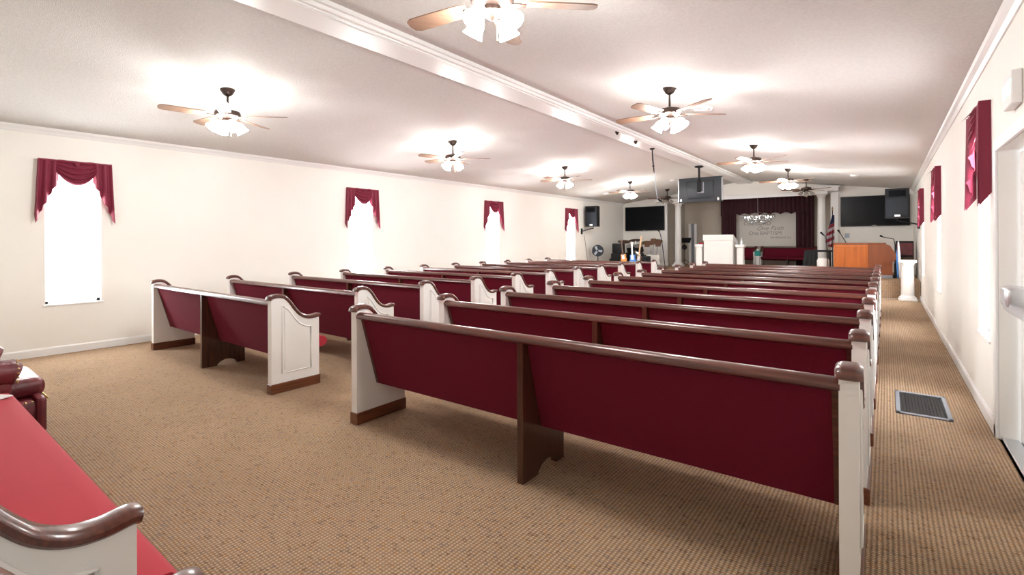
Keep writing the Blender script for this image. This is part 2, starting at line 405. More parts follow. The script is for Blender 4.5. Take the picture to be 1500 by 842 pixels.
def place(pew, label, x, y, z=0, rz=0, group=None, first=False, sc=None):
    p = pew if first else copy_tree(pew)
    p.name = 'pew'
    p.location = (x, y, z); p.rotation_euler = (0, 0, rz)
    if sc: p.scale = sc
    return tag(p, label, 'pew', group)
proto = make_pew(LEN+.055); protl = make_pew(LEN)
YRr = [2.27, 3.21, 4.13, 5.06, 5.97, 6.90, 7.80, 8.72, 9.62, 10.55, 11.45]
ROT = [.014, .002, .006, 0, 0, 0, 0, 0, 0, 0, 0]
for i in range(11):
    extra = ''
    place(proto, '%s pew from the back in the right block beside the right aisle%s' % (ORD[i], extra), -3.31, YRr[i], 0, ROT[i], 'pews of the right block', i == 0)
for i in range(11):
    extra = ''
    place(protl, '%s pew from the back in the left block near the windows%s' % (ORD[i], extra), -7.685, 2.245+.937*i, 0, 0, 'pews of the left block', i == 0)
# pews against the back wall, by the camera
pa = make_pew(2.90, (1,))
place(pa, 'pew in the bottom left corner with its bright red seat seen from above', -4.505, -.045, 0, 0, None, True)
pb_ = make_pew(.62)
place(pb_, 'short pew at the bottom edge, only the tip of its wooden arm showing', -1.235, -.055, 0, 0, None, True)
tag(MB().box(-.07, .07, -.05, .05, 0, .008, .002).build('song_sheet', 'paper', None, False, at_z(-8, 583, .459), (0, 0, .5)), 'white folded sheet lying on the red seat at the left edge', 'paper')

# ================================================================== ARMCHAIR at the left edge
ac = thing('armchair', 'burgundy leather armchair with nailhead trim at the left edge', 'armchair', (-5.06, .02, 0))
# local: x -0.45..0.45, y -0.3..0.66
MB().box(-.44, .44, -.26, .68, .06, .33, .03, 2).build('base', 'leather', ac, True)
MB().box(-.30, .30, -.12, .74, .33, .46, .05, 3).build('seat_cushion', 'leather', ac, True)
for s in (-1, 1):
    arm = MB().box(s*.31-.0 if s > 0 else -.45, .45 if s > 0 else -.31, -.26, .55, .3, .54, .03, 2)
    arm.tube([(s*.40, -.26, .55), (s*.40, .2, .56), (s*.40, .56, .55), (s*.40, .585, .54)], [.085, .085, .085, .06], 12)
    arm = arm.build('arm', 'leather', ac, True)
    nh = MB()
    for k in range(16):
        q = 2*pi*k/16; nh.sphere((s*.40+.075*math.cos(q), .575, .55+.075*math.sin(q)), .008, 1)
    for k in range(18): nh.sphere((s*.452, .05+k*.035, .335), .008, 1)
    nh.build('nailhead_trim', 'brass', arm)
bk = MB().box(-.40, .40, -.28, -.10, .4, .86, .05, 3).tube([(-.45, -.2, .86), (0, -.2, .88), (.45, -.2, .86)], .09, 12)
bk = bk.build('back', 'leather', ac, True)
t = MB()
for i in range(5):
    for j in range(3): t.sphere((-.3+i*.15+(j % 2)*.07, -.098, .52+j*.12), .014, 1)
t.build('button', 'leather', bk)
fl = MB().box(-.46, .46, .66, .72, .10, .36, .03, 2).build('front_apron', 'leather', ac, True)
t = MB()
for k in range(24): t.sphere((-.44+k*.038, .722, .345), .008, 1)
t.build('nailhead_trim', 'brass', fl)
for sx in (-.4, .4):
    for sy in (-.22, .62): MB().lathe([(.02, 0), (.03, .03), (.028, .065)], 10, Matrix.Translation((sx, sy, 0))).build('foot', 'woodv', ac, True)

# ================================================================== CEILING FANS
def make_fan(lit):
    r = bpy.data.objects.new('ceiling_fan', None); COL.objects.link(r)
    MB().lathe([(.0, .03), (.075, .03), (.078, -.005), (.07, -.02), (.05, -.055), (.022, -.075), (.0, -.078)], 16).build('canopy', 'bronze', r, True)
    MB().lathe([(.013, -.07), (.013, -.25)], 8).build('downrod', 'bronze', r, True)
    MB().lathe([(.0, -.215), (.03, -.22), (.06, -.235), (.125, -.25), (.135, -.275), (.13, -.305), (.09, -.33), (.0, -.335)], 20).build('motor', 'bronze', r, True)
    for k in range(5):
        a = 2*pi*k/5
        R = Matrix.Rotation(a, 4, 'Z')
        br_ = MB(); br_.box(.11, .21, -.018, .018, -.318, -.306, .003)
        br_.bm.transform(R); br_.build('blade_bracket', 'bronze', r)
        pr = [(.18, -.05), (.22, -.058), (.5, -.066), (.61, -.064), (.645, -.045), (.655, 0), (.645, .045), (.61, .064), (.5, .066), (.22, .058), (.18, .05)]
        bl = MB().prism(pr, -.004, .004, 'z')
        bl.bm.transform(R @ Matrix.Translation((0, 0, -.302)) @ Matrix.Rotation(.2, 4, 'X')); bl.build('blade', 'blade', r)
    kit = MB().lathe([(.0, -.33), (.055, -.335), (.06, -.36), (.04, -.39), (.015, -.41), (.0, -.415)], 14)
    for k in range(4):
        a = pi/4+pi/2*k; kit.tube([(.04*math.cos(a), .04*math.sin(a), -.36), (.085*math.cos(a), .085*math.sin(a), -.362), (.1*math.cos(a), .1*math.sin(a), -.375)], .011, 6)
    kit = kit.build('light_kit', 'bronze', r, True)
    for k in range(4):
        a = pi/4+pi/2*k
        m = Matrix.Rotation(a, 4, 'Z') @ Matrix.Translation((.10, 0, -.37)) @ Matrix.Rotation(-.62, 4, 'Y')
        MB().lathe([(.018, 0), (.035, -.012), (.047, -.04), (.05, -.07), (.058, -.095), (.068, -.115), (.05, -.108), (.0, -.095)], 12, m).build('glass_shade', 'lamp' if lit else 'glass', kit, True)
    MB().tube([(.03, .01, -.40), (.032, .01, -.52)], .0025, 4).sphere((.032, .01, -.525), .008, 1).build('pull_chain', 'brass', kit)
    return r
fan_lit = make_fan(True); fan_off = make_fan(False)
FL = [(-5.97, 2.48), (-6.0, 6.17), (-6.02, 9.95), (-6.04, 13.7), (-6.0, 16.7)]
FR = [(-1.90, 2.30), (-2.0, 5.66), (-1.96, 10.03), (-1.95, 13.98), (-1.85, 16.6)]
used = {True: False, False: False}
for side, L_, nm in ((0, FL, 'left'), (1, FR, 'right')):
    for i, (x, y) in enumerate(L_):
        lit = i < 4; base = fan_lit if lit else fan_off
        f = copy_tree(base) if used[lit] else base; used[lit] = True
        f.name = 'ceiling_fan'; f.location = (x, y, zc(x)); f.rotation_euler = (0, 0, YAW+[.10, .02, .06, .12, .3][i])
        if lit: lab = 'lit bronze ceiling fan, %s from the back on the %s slope' % (ORD[i], nm)
        else: lab = 'dark ceiling fan with its lamps off above the platform, %s slope' % nm
        tag(f, lab, 'ceiling fan', 'ceiling fans')

# ================================================================== VALANCES
def make_valance():
    r = bpy.data.objects.new('valance', None); COL.objects.link(r)
    W = .36
    for s in (-1, 1):
        def fn(u, v, s=s):       # u 0 outer .. 1 inner ; v down
            st = round(u*4.99)/5
            ln = .80-.54*min(1, (.55*u+.45*st))**.9
            x = s*(W-u*.19+.02*v*(1-u)*1.6)
            yy = .045+.024*math.cos(u*2*pi*2.5)*(.5+.5*v)+.008*(1-u)
            return (x, yy, -ln*v)
        MB().grid(fn, 30, 12).solid(.004).build('tail', 'val', r, True)
        def rt(u, v, s=s): return (s*(W+.02*v*1.6), .002+u*.068, -.80*v+.10*v*(1-u))
        MB().grid(rt, 2, 8).solid(.003).build('side_return', 'val', r, True)
    def sw(u, v):
        x = (u-.5)*.44
        sag = .06+.25*v if True else 0
        z = -.005-(.31*v)*(max(0, math.sin(pi*u))**.7*.74+.26)+(.010*math.sin(pi*u*3) if v < .05 else 0)
        yy = .05+.030*math.sin(pi*u)*(.4+v*.6)+.017*math.sin(v*2*pi*4.5+math.sin(pi*u)*.5)*max(0, math.sin(pi*u))**.4
        return (x, yy, z)
    MB().grid(sw, 24, 36).solid(.004).build('swag', 'val', r, True)
    MB().box(-W, W, .0, .062, -.02, .0, .002).build('mounting_board', 'val', r)
    return r
val = make_valance()
for j, (X, out, cs, nm) in enumerate(((XL, -1, WL, 'left'), (XR, 1, WR, 'right'))):
    for i, cyy in enumerate(cs):
        v = val if (i == 0 and j == 0) else copy_tree(val)
        v.name = 'valance'
        v.location = (X, cyy+(.02 if j == 0 else .0), 2.46); v.rotation_euler = (0, 0, -pi/2 if j == 0 else pi/2)
        tag(v, 'burgundy swag valance over the %s window from the back, %s wall' % (ORD[i], nm), 'valance', 'window valances')

# ================================================================== CEILING AND WALL FITTINGS
for i, (x, y) in enumerate(((-5.95, 6.72), (-1.97, 6.72), (-6.0, 10.75))):
    v = MB().lathe([(.0, -.012), (.04, -.018), (.045, -.01), (.075, -.01), (.08, -.025), (.10, -.028), (.105, -.012), (.13, -.012), (.145, -.022), (.165, -.008), (.17, .012), (0, .012)], 24).build('ceiling_vent', 'trim', None, True, (x, y, zc(x)), (0, -math.atan(SL)*(1 if x < XM else -1), 0))
    tag(v, ['round white ceiling vent behind the second left fan', 'round white ceiling vent behind the second right fan', 'round white ceiling vent behind the third left fan'][i], 'vent', 'round ceiling vents')
for i, (x, y) in enumerate(((-5.21, 14.96), (-7.41, 14.89), (-.62, 14.9))):
    d = MB().lathe([(0, .012), (.09, .012), (.09, -.02), (.07, -.035), (.0, -.038)], 16).build('smoke_detector', 'white', None, True, (x, y, zc(x)))
    tag(d, ['round white smoke detector on the ceiling by the hanging monitor', 'round white smoke detector on the ceiling near the left wall', 'round white smoke detector on the ceiling near the right wall'][i], 'smoke detector', 'smoke detectors')
for i, (u, v) in enumerate(((904, 193), (931, 207))):
    q = at_z(u, v, 3.31)
    h = MB().lathe([(.0, .006), (.035, .006), (.035, -.02), (.02, -.03), (.02, -.05), (.0, -.05)], 12).build('ceiling_hook', 'bronze', None, True, (q.x, q.y, 3.31))
    tag(h, 'small dark hook under the ridge beam, %s the hanging microphone' % ('farther from' if i == 0 else 'nearer to'), 'hook', 'hooks on the beam')
# hanging microphone pole
hm = thing('hanging_microphone', 'microphone on a dark and silver pole hanging from the beam', 'microphone', (-3.87, 9.9, 3.315))
MB().lathe([(0, 0.002), (.05, 0.0), (.05, -.015), (.02, -.03), (0, -.03)], 12).build('mount', 'black', hm, True)
MB().tube([(0, 0, -.02), (.0, .03, -.22), (.01, .06, -.45), (.01, .08, -.5)], [.011, .016, .013, .010], 8).sphere((.0, .055, -.36), .03, 1, (1, 1, .6)).build('upper_pole', 'black', hm, True)
MB().tube([(.01, .08, -.48), (.02, .14, -.8), (.03, .2, -1.04)], [.009, .008, .007], 8).build('lower_pole', 'steel', hm, True)
MB().tube([(.03, .2, -1.03), (.09, .22, -1.09), (.12, .23, -1.08)], [.014, .022, .022], 8).build('microphone_head', 'black', hm, True)
# hanging monitor, its back towards the pews
hmn = thing('hanging_monitor', 'flat monitor hanging from the ridge beam, its grey back in view', 'monitor', (-3.85, 13.05, 3.315))
MB().lathe([(0, 0.002), (.11, 0), (.11, -.03), (.04, -.05), (0, -.05)], 14).build('ceiling_mount', 'black', hmn, True)
MB().tube([(0, 0, -.04), (0, 0, -.3), (0, .02, -.5)], .028, 8).box(-.05, .05, -.02, .05, -.68, -.38, .008).build('pole', 'black', hmn, True)
mb_ = MB().box(-.545, .565, .03, .09, -.93, -.29, .008, 2).box(-.33, .35, .0, .05, -.84, -.38, .03, 2)
mb_ = mb_.build('housing', 'bluegrey', hmn, True)
MB().box(-.52, .54, .088, .094, -.90, -.32).build('screen', 'screen', mb_)
MB().box(.09, .12, -.006, .002, -.66, -.42, .002).box(-.05, .12, -.006, .002, -.70, -.66, .002).build('label_plate', 'steel', mb_)
for x in (-.50, .44): MB().box(x, x+.05, .012, .032, -.91, -.83, .008).build('cable_clip', 'silver', mb_)
for x in (-.548, .548): MB().box(x, x+.02, .02, .032, -.90, -.32, .002).build('edge_strip', 'silver', mb_)
# exit sign
es = thing('exit_sign', 'white box exit sign with green letters above the door', 'exit sign', (XR, 4.15, 2.30))
MB().box(-.05, 0, -.125, .125, -.10, .10, .006).build('case', 'white', es)
def text(body, size, m, parent, M4, name='lettering', ext=.002, shear=0, align='CENTER'):
    cu = bpy.data.curves.new(name, 'FONT'); cu.body = body; cu.size = size; cu.extrude = ext; cu.align_x = align; cu.align_y = 'CENTER'; cu.shear = shear
    to = bpy.data.objects.new(name+'_src', cu); COL.objects.link(to); bpy.context.view_layer.update()
    me = bpy.data.meshes.new_from_object(to.evaluated_get(bpy.context.evaluated_depsgraph_get()))
    bpy.data.objects.remove(to); bpy.data.curves.remove(cu)
    me.name = name; me.materials.clear(); me.materials.append(M[m])
    o = bpy.data.objects.new(name, me); COL.objects.link(o); o.parent = parent; o.matrix_local = M4; return o
text('EXIT', .12, 'green', es, Matrix.Translation((-.052, 0, 0)) @ Matrix.Rotation(-pi/2, 4, 'Z') @ Matrix.Rotation(pi/2, 4, 'X'))
# floor vent
fv = thing('floor_vent', 'dark slatted floor register with metal rim in the right aisle', 'vent', (.235, 5.42, 0))
r = MB()
for a in ((-.175, .175, -.36, -.325), (-.175, .175, .325, .36), (-.175, -.145, -.36, .36), (.145, .175, -.36, .36)): r.box(a[0], a[1], a[2], a[3], 0, .012, .003)
r.build('rim', 'steel', fv)
MB().box(-.147, .147, -.328, .328, 0, .003).build('well', 'black', fv)
for k in range(14): MB().box(-.145+.0215*k-.003, -.145+.0215*k+.006, -.326, .326, .003, .009).build('slat', 'black', fv)

# ================================================================== THE FRONT
def tv(name, label, x0, x1, z0, z1, y):
    t = thing(name, label, 'television', ((x0+x1)/2, y, z0)); w_, h_ = (x1-x0)/2, z1-z0
    MB().box(-w_, w_, -.05, 0, 0, h_, .006).build('bezel', 'black', t)
    MB().box(-w_+.018, w_-.018, -.053, -.049, .03, h_-.018).build('screen', 'screen', t)
    MB().box(-.05, .05, -.053, -.05, .010, .02).build('logo_plate', 'silver', t)
    MB().box(-.2, .2, -.001, .04, h_*.3, h_*.7).build('wall_mount', 'black', t)
    return t
tv('television', 'wide black television on the front wall left of the columns', -8.24, -6.66, 1.76, 2.69, YF-.04)
tv('television', 'wide black television on the front wall behind the right speaker', -1.12, .55, 1.79, 2.70, YF-.04)
def speaker(label, loc, rz, w_, h_, d_, wall_vec):
    s = thing('wall_speaker', label, 'speaker', loc, rz)
    MB().prism([(-w_/2, 0), (w_/2, 0), (w_/2*.8, d_), (-w_/2*.8, d_)], 0, h_, 'z').bevel_all(.012).build('cabinet', 'black', s)
    MB().box(-w_/2+.02, w_/2-.02, -.012, .004, .03, h_*.68, .01).build('grille', 'grille', s)
    MB().box(-w_/2+.07, w_/2-.07, -.010, .004, h_*.73, h_-.04, .006).build('horn', 'screen', s)
    MB().box(-.05, .06, -.018, -.008, .03, .08).build('logo_plate', 'paper', s)
    a = Vector((0, d_*.6, .0)); b = Vector(wall_vec)
    MB().tube([a, a+Vector((0, 0, -.05)), b], .016, 8).box(b.x-.03, b.x+.03, b.y-.03, b.y+.03, b.z-.10, b.z+.10, .005).build('bracket', 'black', s)
    return s
speaker('black loudspeaker on a wall bracket in front of the right television', (.21, 14.75, 1.90), 0, .46, .70, .32, (.40, .12, -.16))
speaker('black loudspeaker on a wall bracket beside the last left window', (-8.04, 15.0, 1.87), .0, .44, .70, .30, (-.30, -.12, -.16))
cb = tag(MB().tube([at_x(856, 345, XL+.01), at_x(858, 360, XL+.012), at_x(861, 386, XL+.01)], .006, 5).build('speaker_cable', 'black'), 'thin dark cable running down the left wall under the speaker', 'cable')
def column(label, x, y, z0, z1, r_):
    c = thing('column', label, 'column', (x, y, z0), 0, 'round columns of the alcove'); h_ = z1-z0
    MB().box(-r_*1.5, r_*1.5, -r_*1.5, r_*1.5, 0, .08, .006).lathe([(r_*1.45, .08), (r_*1.45, .12), (r_*1.2, .15), (r_*1.15, .17), (0, .17)], 20).build('base', 'trim', c, True)
    MB().lathe([(r_, .16), (r_, h_*.4), (r_*.86, h_-.16)], 20).build('shaft', 'trim', c, True)
    MB().lathe([(r_*.86, h_-.18), (r_*1.0, h_-.16), (r_*1.0, h_-.14), (r_*1.3, h_-.09), (r_*1.35, h_-.07)], 20).box(-r_*1.5, r_*1.5, -r_*1.5, r_*1.5, h_-.075, h_, .006).build('capital', 'trim', c, True)
column('round white column at the left of the alcove', at_y(993.5, 340, 18.0).x, 18.0, PLAT, 2.80, .115)
column('round white column at the right of the alcove behind the flag', at_y(1203.5, 340, 18.0).x, 18.0, PLAT, 2.88, .115)
for nm, u in (('left', 993.5), ('right', 1203.5)):
    x = at_y(u, 300, 18.0).x; x0, x1 = (AX0-.3, x+.2) if nm == 'left' else (x-.2, AX1+.22)
    z = 2.80 if nm == 'left' else 2.88
    tag(MB().box(x0, x1, 17.84, 18.23, z, z+.11, .006).box(x0-.03, x1+.03, 17.81, 18.23, z+.11, z+.15, .006).build('entablature', 'trim'), 'white entablature block on top of the %s column' % nm, 'entablature', 'entablature blocks')

# curtain, board with lettering
YC = 20.05
cur = thing('stage_curtain', 'dark burgundy stage curtain framing the grey board', 'curtain', (0, YC, 0))
xs = [at_y(u, 340, YC).x for u in (1057, 1077, 1168, 1192.5)]
def folds(x0, x1, z0, z1, n, amp, wav=0):
    def fn(u, v):
        x = x0+(x1-x0)*u; zb = z0+(wav*abs(math.sin(u*pi*9)) if wav else 0)
        return (x, amp*math.sin(u*n*2*pi)-.02, z1+(zb-z1)*v)
    return fn
MB().grid(folds(xs[0], xs[1]+.04, PLAT+.02, 3.0, 4, .035), 48, 2).solid(.006).build('side_drape', 'drape', cur, True)
MB().grid(folds(xs[2]-.04, xs[3], PLAT+.02, 3.0, 4, .035), 48, 2).solid(.006).build('side_drape', 'drape', cur, True)
zt = at_y(1120, 313, YC).z
va = MB().grid(folds(xs[0], xs[3], zt-.04, 3.02, 22, .03, .07), 264, 2).solid(.006); va.bm.transform(Matrix.Translation((0, -.09, 0))); va.build('scalloped_valance', 'drape', cur, True)
MB().tube([(xs[0]-.05, -.03, 3.0), (xs[3]+.05, -.03, 3.0)], .02, 8).build('curtain_rod', 'bronze', cur)
YW = 20.22
p0, p1 = at_y(1077, 310, YW), at_y(1168.5, 361, YW)
bd = thing('scripture_board', 'pale grey board with the words of a verse inside the curtain', 'board', ((p0.x+p1.x)/2, YW, 0))
bx0, bx1 = p0.x-bd.location.x, p1.x-bd.location.x
MB().box(bx0-.05, bx1+.05, 0, .03, p1.z-.0, 2.62, .004).build('panel', 'board', bd)
def line(body, u, v, size, shear=0):
    q = at_y(u, v, YW-.004); ws = []
    for wd in body.split():
        o = text(wd, size, 'ink', bd, Matrix(), ext=.002, shear=shear, align='LEFT'); xs_ = [p.co.x for p in o.data.vertices]; ws.append((o, min(xs_), max(xs_)))
    tot = sum(b-a for _, a, b in ws)+size*.3*(len(ws)-1); x = q.x-bd.location.x-tot/2
    for o, a, b in ws:
        o.matrix_local = Matrix.Translation((x-a, -.004, q.z)) @ Matrix.Rotation(pi/2, 4, 'X'); x += b-a+size*.3
line('One LORD', 1109, 327.5, .20); line('One Faith', 1128.5, 334.5, .22, .4); line('One BAPTISM', 1120.5, 341.5, .19); line('EPHESIANS 4:5', 1143.5, 348, .105)
# chandelier
q = at_y(1110, 319, 19.3)
ch = thing('chandelier', 'wide crystal chandelier hanging in front of the grey board', 'chandelier', (q.x, 19.3, q.z))
fr = MB()
for rr, zz in ((.55, .09), (.42, -.03), (.25, -.11)): fr.tube([(rr*math.cos(a*pi/12), rr*.5*math.sin(a*pi/12), zz) for a in range(24)], .010, 5, True)
fr.tube([(0, 0, -.11), (0, 0, 3.12-q.z)], .008, 6).build('frame', 'chrome', ch)
for a in range(4): MB().tube([(0, 0, .2), (.55*math.cos(a*pi/2), .275*math.sin(a*pi/2), .09)], .005, 4).build('arm', 'chrome', ch)
for a in range(8):
    MB().sphere((.42*math.cos(a*pi/4+.2), .21*math.sin(a*pi/4+.2), .03), .016, 2, (1, 1, 1.5)).build('bulb', 'bulb', ch, True)
bead = None
for rr, zz, n in ((.55, .045, 26), (.42, -.075, 20), (.25, -.155, 12)):
    for a in range(n):
        if bead is None: bead = o = MB().lathe([(.0, .045), (.018, .02), (.026, -.01), (.0, -.05)], 6).build('crystal_drop', 'crystal', ch)
        else: o = bead.copy(); COL.objects.link(o); o.parent = ch
        o.location = (rr*math.cos(2*pi*a/n), rr*.5*math.sin(2*pi*a/n), zz)

# seats behind the pulpit, facing the pews (turned half round)
b0, b1 = at_y(1114, 365, 19.6).x, at_y(1196, 365, 19.6).x
pc = make_pew(b1-b0, (0, 1), 'burg')
place(pc, 'burgundy platform pew facing the room under the grey board', b1, 19.85, PLAT, pi, None, True, (1, 1, .80))
a0, a1 = at_y(1060, 365, 19.6).x, at_y(1108, 365, 19.6).x
pd = make_pew(a1-a0, (0, 1), 'burg')
place(pd, 'shorter burgundy platform pew facing the room, half hidden by the pulpit', a1, 19.85, PLAT, pi, None, True, (1, 1, .80))
q0, q1 = at_y(1106.5, 367, 18.9), at_y(1113.5, 375, 18.9)
st = thing('side_stand', 'slim white stand between the two platform pews', 'stand', ((q0.x+q1.x)/2, 18.9, PLAT))
MB().box(-.11, .11, -.1, .1, 0, .03, .004).build('base', 'white', st); MB().box(-.05, .05, -.05, .05, .03, q1.z-PLAT-.02).build('post', 'white', st); MB().box(-.11, .11, -.1, .1, q1.z-PLAT-.02, q1.z-PLAT, .004).build('top', 'white', st)
bxx = thing('tissue_box', 'small teal box on the slim white stand', 'box', ((q0.x+q1.x)/2, 18.9, q1.z))
MB().box(-.085, .085, -.085, .085, 0, q0.z-q1.z, .006).build('body', 'teal', bxx); MB().box(-.04, .04, -.01, .01, q0.z-q1.z, q0.z-q1.z+.05, .004).build('tissue', 'paper', bxx)

# pulpit
YP = 16.0
A, B = at_y(1030, 344, YP), at_y(1074.5, 388, YP)
pu = thing('pulpit', 'tall white pulpit with a slanted top on the platform', 'pulpit', ((A.x+B.x)/2, YP, PLAT)); hw = (B.x-A.x)/2; hp = A.z-PLAT
MB().box(-hw+.02, hw-.02, 0, .5, .08, hp-.16, .006).build('body', 'paint', pu)
MB().box(-hw-.01, hw+.01, -.03, .53, 0, .09, .01).build('plinth', 'paint', pu)
MB().prism([(-.03, hp-.17), (-.03, hp), (.0, hp), (.58, hp-.20), (.58, hp-.30), (.5, hp-.30)], -hw, hw).build('slanted_top', 'paint', pu)
MB().box(-hw+.10, hw-.10, -.008, .004, .22, hp-.28, .006).build('front_panel', 'paint', pu)
for s, u0, u1, v, nm in ((-1, 1019.5, 1031, 357.5, 'left'), (1, 1075, 1087.5, 358, 'right')):
    c0, c1 = at_y(u0, v, YP+.15), at_y(u1, v, YP+.15)
    wg = thing('pulpit_pedestal', 'white square pedestal with a flat cap at the %s side of the pulpit' % nm, 'pedestal', ((c0.x+c1.x)/2+(.07 if s > 0 else 0), YP+.15, PLAT), 0, 'pulpit pedestals')
    hh = c0.z-PLAT; ww = (c1.x-c0.x)/2
    MB().box(-ww, ww, -.14, .14, hh-.09, hh, .01).build('cap', 'paint', wg)
    MB().box(-ww*.72, ww*.72, -.10, .10, .06, hh-.09, .004).build('shaft', 'paint', wg)
    MB().box(-ww*.95, ww*.95, -.13, .13, 0, .07, .006).build('base', 'paint', wg)
    if s > 0:
        wb = thing('water_bottle', 'small clear bottle on the right pulpit pedestal', 'bottle', ((c0.x+c1.x)/2+.10, YP+.13, c0.z))
        MB().lathe([(.0, 0), (.035, 0), (.036, .10), (.03, .13), (.014, .155), (.014, .17), (0, .17)], 12).build('body', 'crystal', wb, True)
        MB().lathe([(0, .168), (.016, .168), (.016, .19), (0, .19)], 10).build('cap', 'white', wb)
    else:
        bk = tag(MB().box(-.06, .06, -.08, .08, 0, .05, .004).build('red_book', 'red', None, False, ((c0.x+c1.x)/2+.05, YP+.16, c0.z)), 'small red book on the left pulpit pedestal', 'book')

# tall grey cabinet and music stand left of the pulpit in the alcove
q0, q1 = at_y(1008.5, 328, 19.6), at_y(1021, 388, 19.6)
gc = thing('folding_screen', 'tall narrow blue-grey folding panel behind the left column', 'folding panel', ((q0.x+q1.x)/2, 19.6, PLAT)); gw = (q1.x-q0.x)/2
for k in range(3):
    MB().box(-gw+gw*2/3*k+.005, -gw+gw*2/3*(k+1)-.005, (-.02, .02, -.02)[k], (.02, .06, .02)[k], 0, q0.z-PLAT, .004).build('leaf', ('white', 'steel', 'white')[k], gc)
ms = thing('music_stand', 'black music stand with tilted desk beside the left column', 'music stand', (*at_y(1003, 380, 18.8).xy, PLAT))
zt_ = at_y(1003, 349, 18.8).z-PLAT
MB().prism([(-.16, zt_-.14), (.02, zt_+.02), (.04, zt_), (-.13, zt_-.17)], -.24, .24).build('desk', 'black', ms)
MB().tube([(0, 0, .05), (0, 0, zt_-.1)], .012, 8).build('pole', 'black', ms)
for k in range(3):
    a = k*2.09+.3; MB().tube([(0, 0, .25), (.25*math.cos(a), .25*math.sin(a), .012)], .010, 6).build('leg', 'black', ms)
MB().sphere((0, -.03, at_y(1003, 362, 18.8).z-PLAT), .10, 2, (1, .6, 1)).build('hanging_headset', 'black', ms, True)

# organ on the right
YO = 15.45
L0, Lm, R0 = at_y(1221, 358, YO), at_y(1272, 357, YO), at_y(1315, 380, YO)
og = thing('organ', 'orange oak organ console standing on the right of the platform', 'organ', (L0.x, YO, PLAT)); zo = L0.z-PLAT
wm, wr = Lm.x-L0.x, R0.x-L0.x
MB().box(0, wm, 0, .55, .07, zo, .006).build('front_panel', 'organ', og)
sp_ = [(wm, .07), (wm, zo+.01), (wm+.34, zo+.01), (wm+.44, zo-.03), (wr-.03, zo-.24), (wr, zo-.32), (wr-.05, zo-.40), (wr-.10, zo-.44), (wr-.10, .07)]
MB().prism(sp_, .02, .55, 'y').build('side_panel', 'organd', og)
MB().box(-.01, wm+.36, -.02, .57, zo+.01, zo+.04, .006).build('lid', 'organd', og)
MB().box(.0, wr-.10, -.03, .58, 0, .075, .004).build('plinth', 'steel', og)
for k in range(3): MB().box(wm*(.05+.31*k), wm*(.33+.31*k), -.006, .003, .15, zo-.08, .004).build('panel_board', 'organ', og)
q = at_y(1310, 390, YO+.25)
bn = thing('organ_bench', 'black organ bench tucked at the right end of the organ', 'bench', (.28, YO+.3, PLAT))
MB().box(-.12, .10, -.2, .2, .30, .37, .02, 2).build('seat', 'cloth', bn)
for sx in (-.10, .08):
    for sy in (-.17, .17): MB().box(sx-.02, sx+.02, sy-.02, sy+.02, 0, .31).build('leg', 'black', bn)
MB().box(-.10, .08, -.205, -.19, .05, .31).build('modesty_panel', 'black', bn)
am = thing('amplifier_cabinet', 'dark upright amplifier cabinet between organ and right wall', 'amplifier', (.42, 16.55, PLAT))
hz_ = at_y(1325, 353, 16.4).z-PLAT
MB().box(-.22, .15, -.15, .2, 0, hz_, .01).build('cabinet', 'black', am); MB().box(-.20, .13, -.157, -.148, .1, hz_*.55, .004).build('grille_cloth', 'brown', am); MB().box(-.20, .13, -.157, -.148, hz_*.6, hz_-.05, .004).build('control_panel', 'leather', am)
# pedestal in the aisle
pe = thing('flower_pedestal', 'white classical pedestal on the carpet at the end of the right aisle', 'pedestal', (.385, 14.32, 0))
MB().box(-.17, .17, -.17, .17, 0, .05, .008).lathe([(.165, .05), (.16, .08), (.135, .10), (.125, .12), (0, .12)], 24).build('base', 'paint', pe, True)
MB().lathe([(.120, .11), (.118, .5), (.112, .80)], 24).build('shaft', 'paint', pe, True)
MB().lathe([(.112, .79), (.125, .81), (.125, .83), (.15, .86), (.16, .87)], 24).box(-.165, .165, -.165, .165, .87, .925, .012, 2).build('capital', 'paint', pe, True)
# furled white and blue flag next to pedestal
q = at_y(1317.5, 412, 14.85); qt = at_y(1315.5, 352, 14.85)
fg = thing('furled_banner', 'narrow furled white and blue banner leaning by the pedestal', 'banner', (q.x, 14.85, PLAT))
hz_ = qt.z-PLAT
MB().tube([(.03, 0, 0), (-.02, 0, hz_*.95)], .012, 6).build('pole', 'silver', fg)
MB().lathe([(.0, .04), (.02, .05), (.032, hz_*.3), (.026, hz_*.7), (.014, hz_*.95), (0, hz_)], 8, Matrix.Translation((.02, .0, 0)) @ Matrix.Rotation(-.04, 4, 'Y')).build('white_fold', 'paper', fg, True)
MB().lathe([(.0, .06), (.012, .07), (.018, hz_*.3), (.014, hz_*.6), (0, hz_*.8)], 8, Matrix.Translation((-.025, -.03, 0)) @ Matrix.Rotation(-.04, 4, 'Y')).build('blue_fold', 'blue', fg, True)

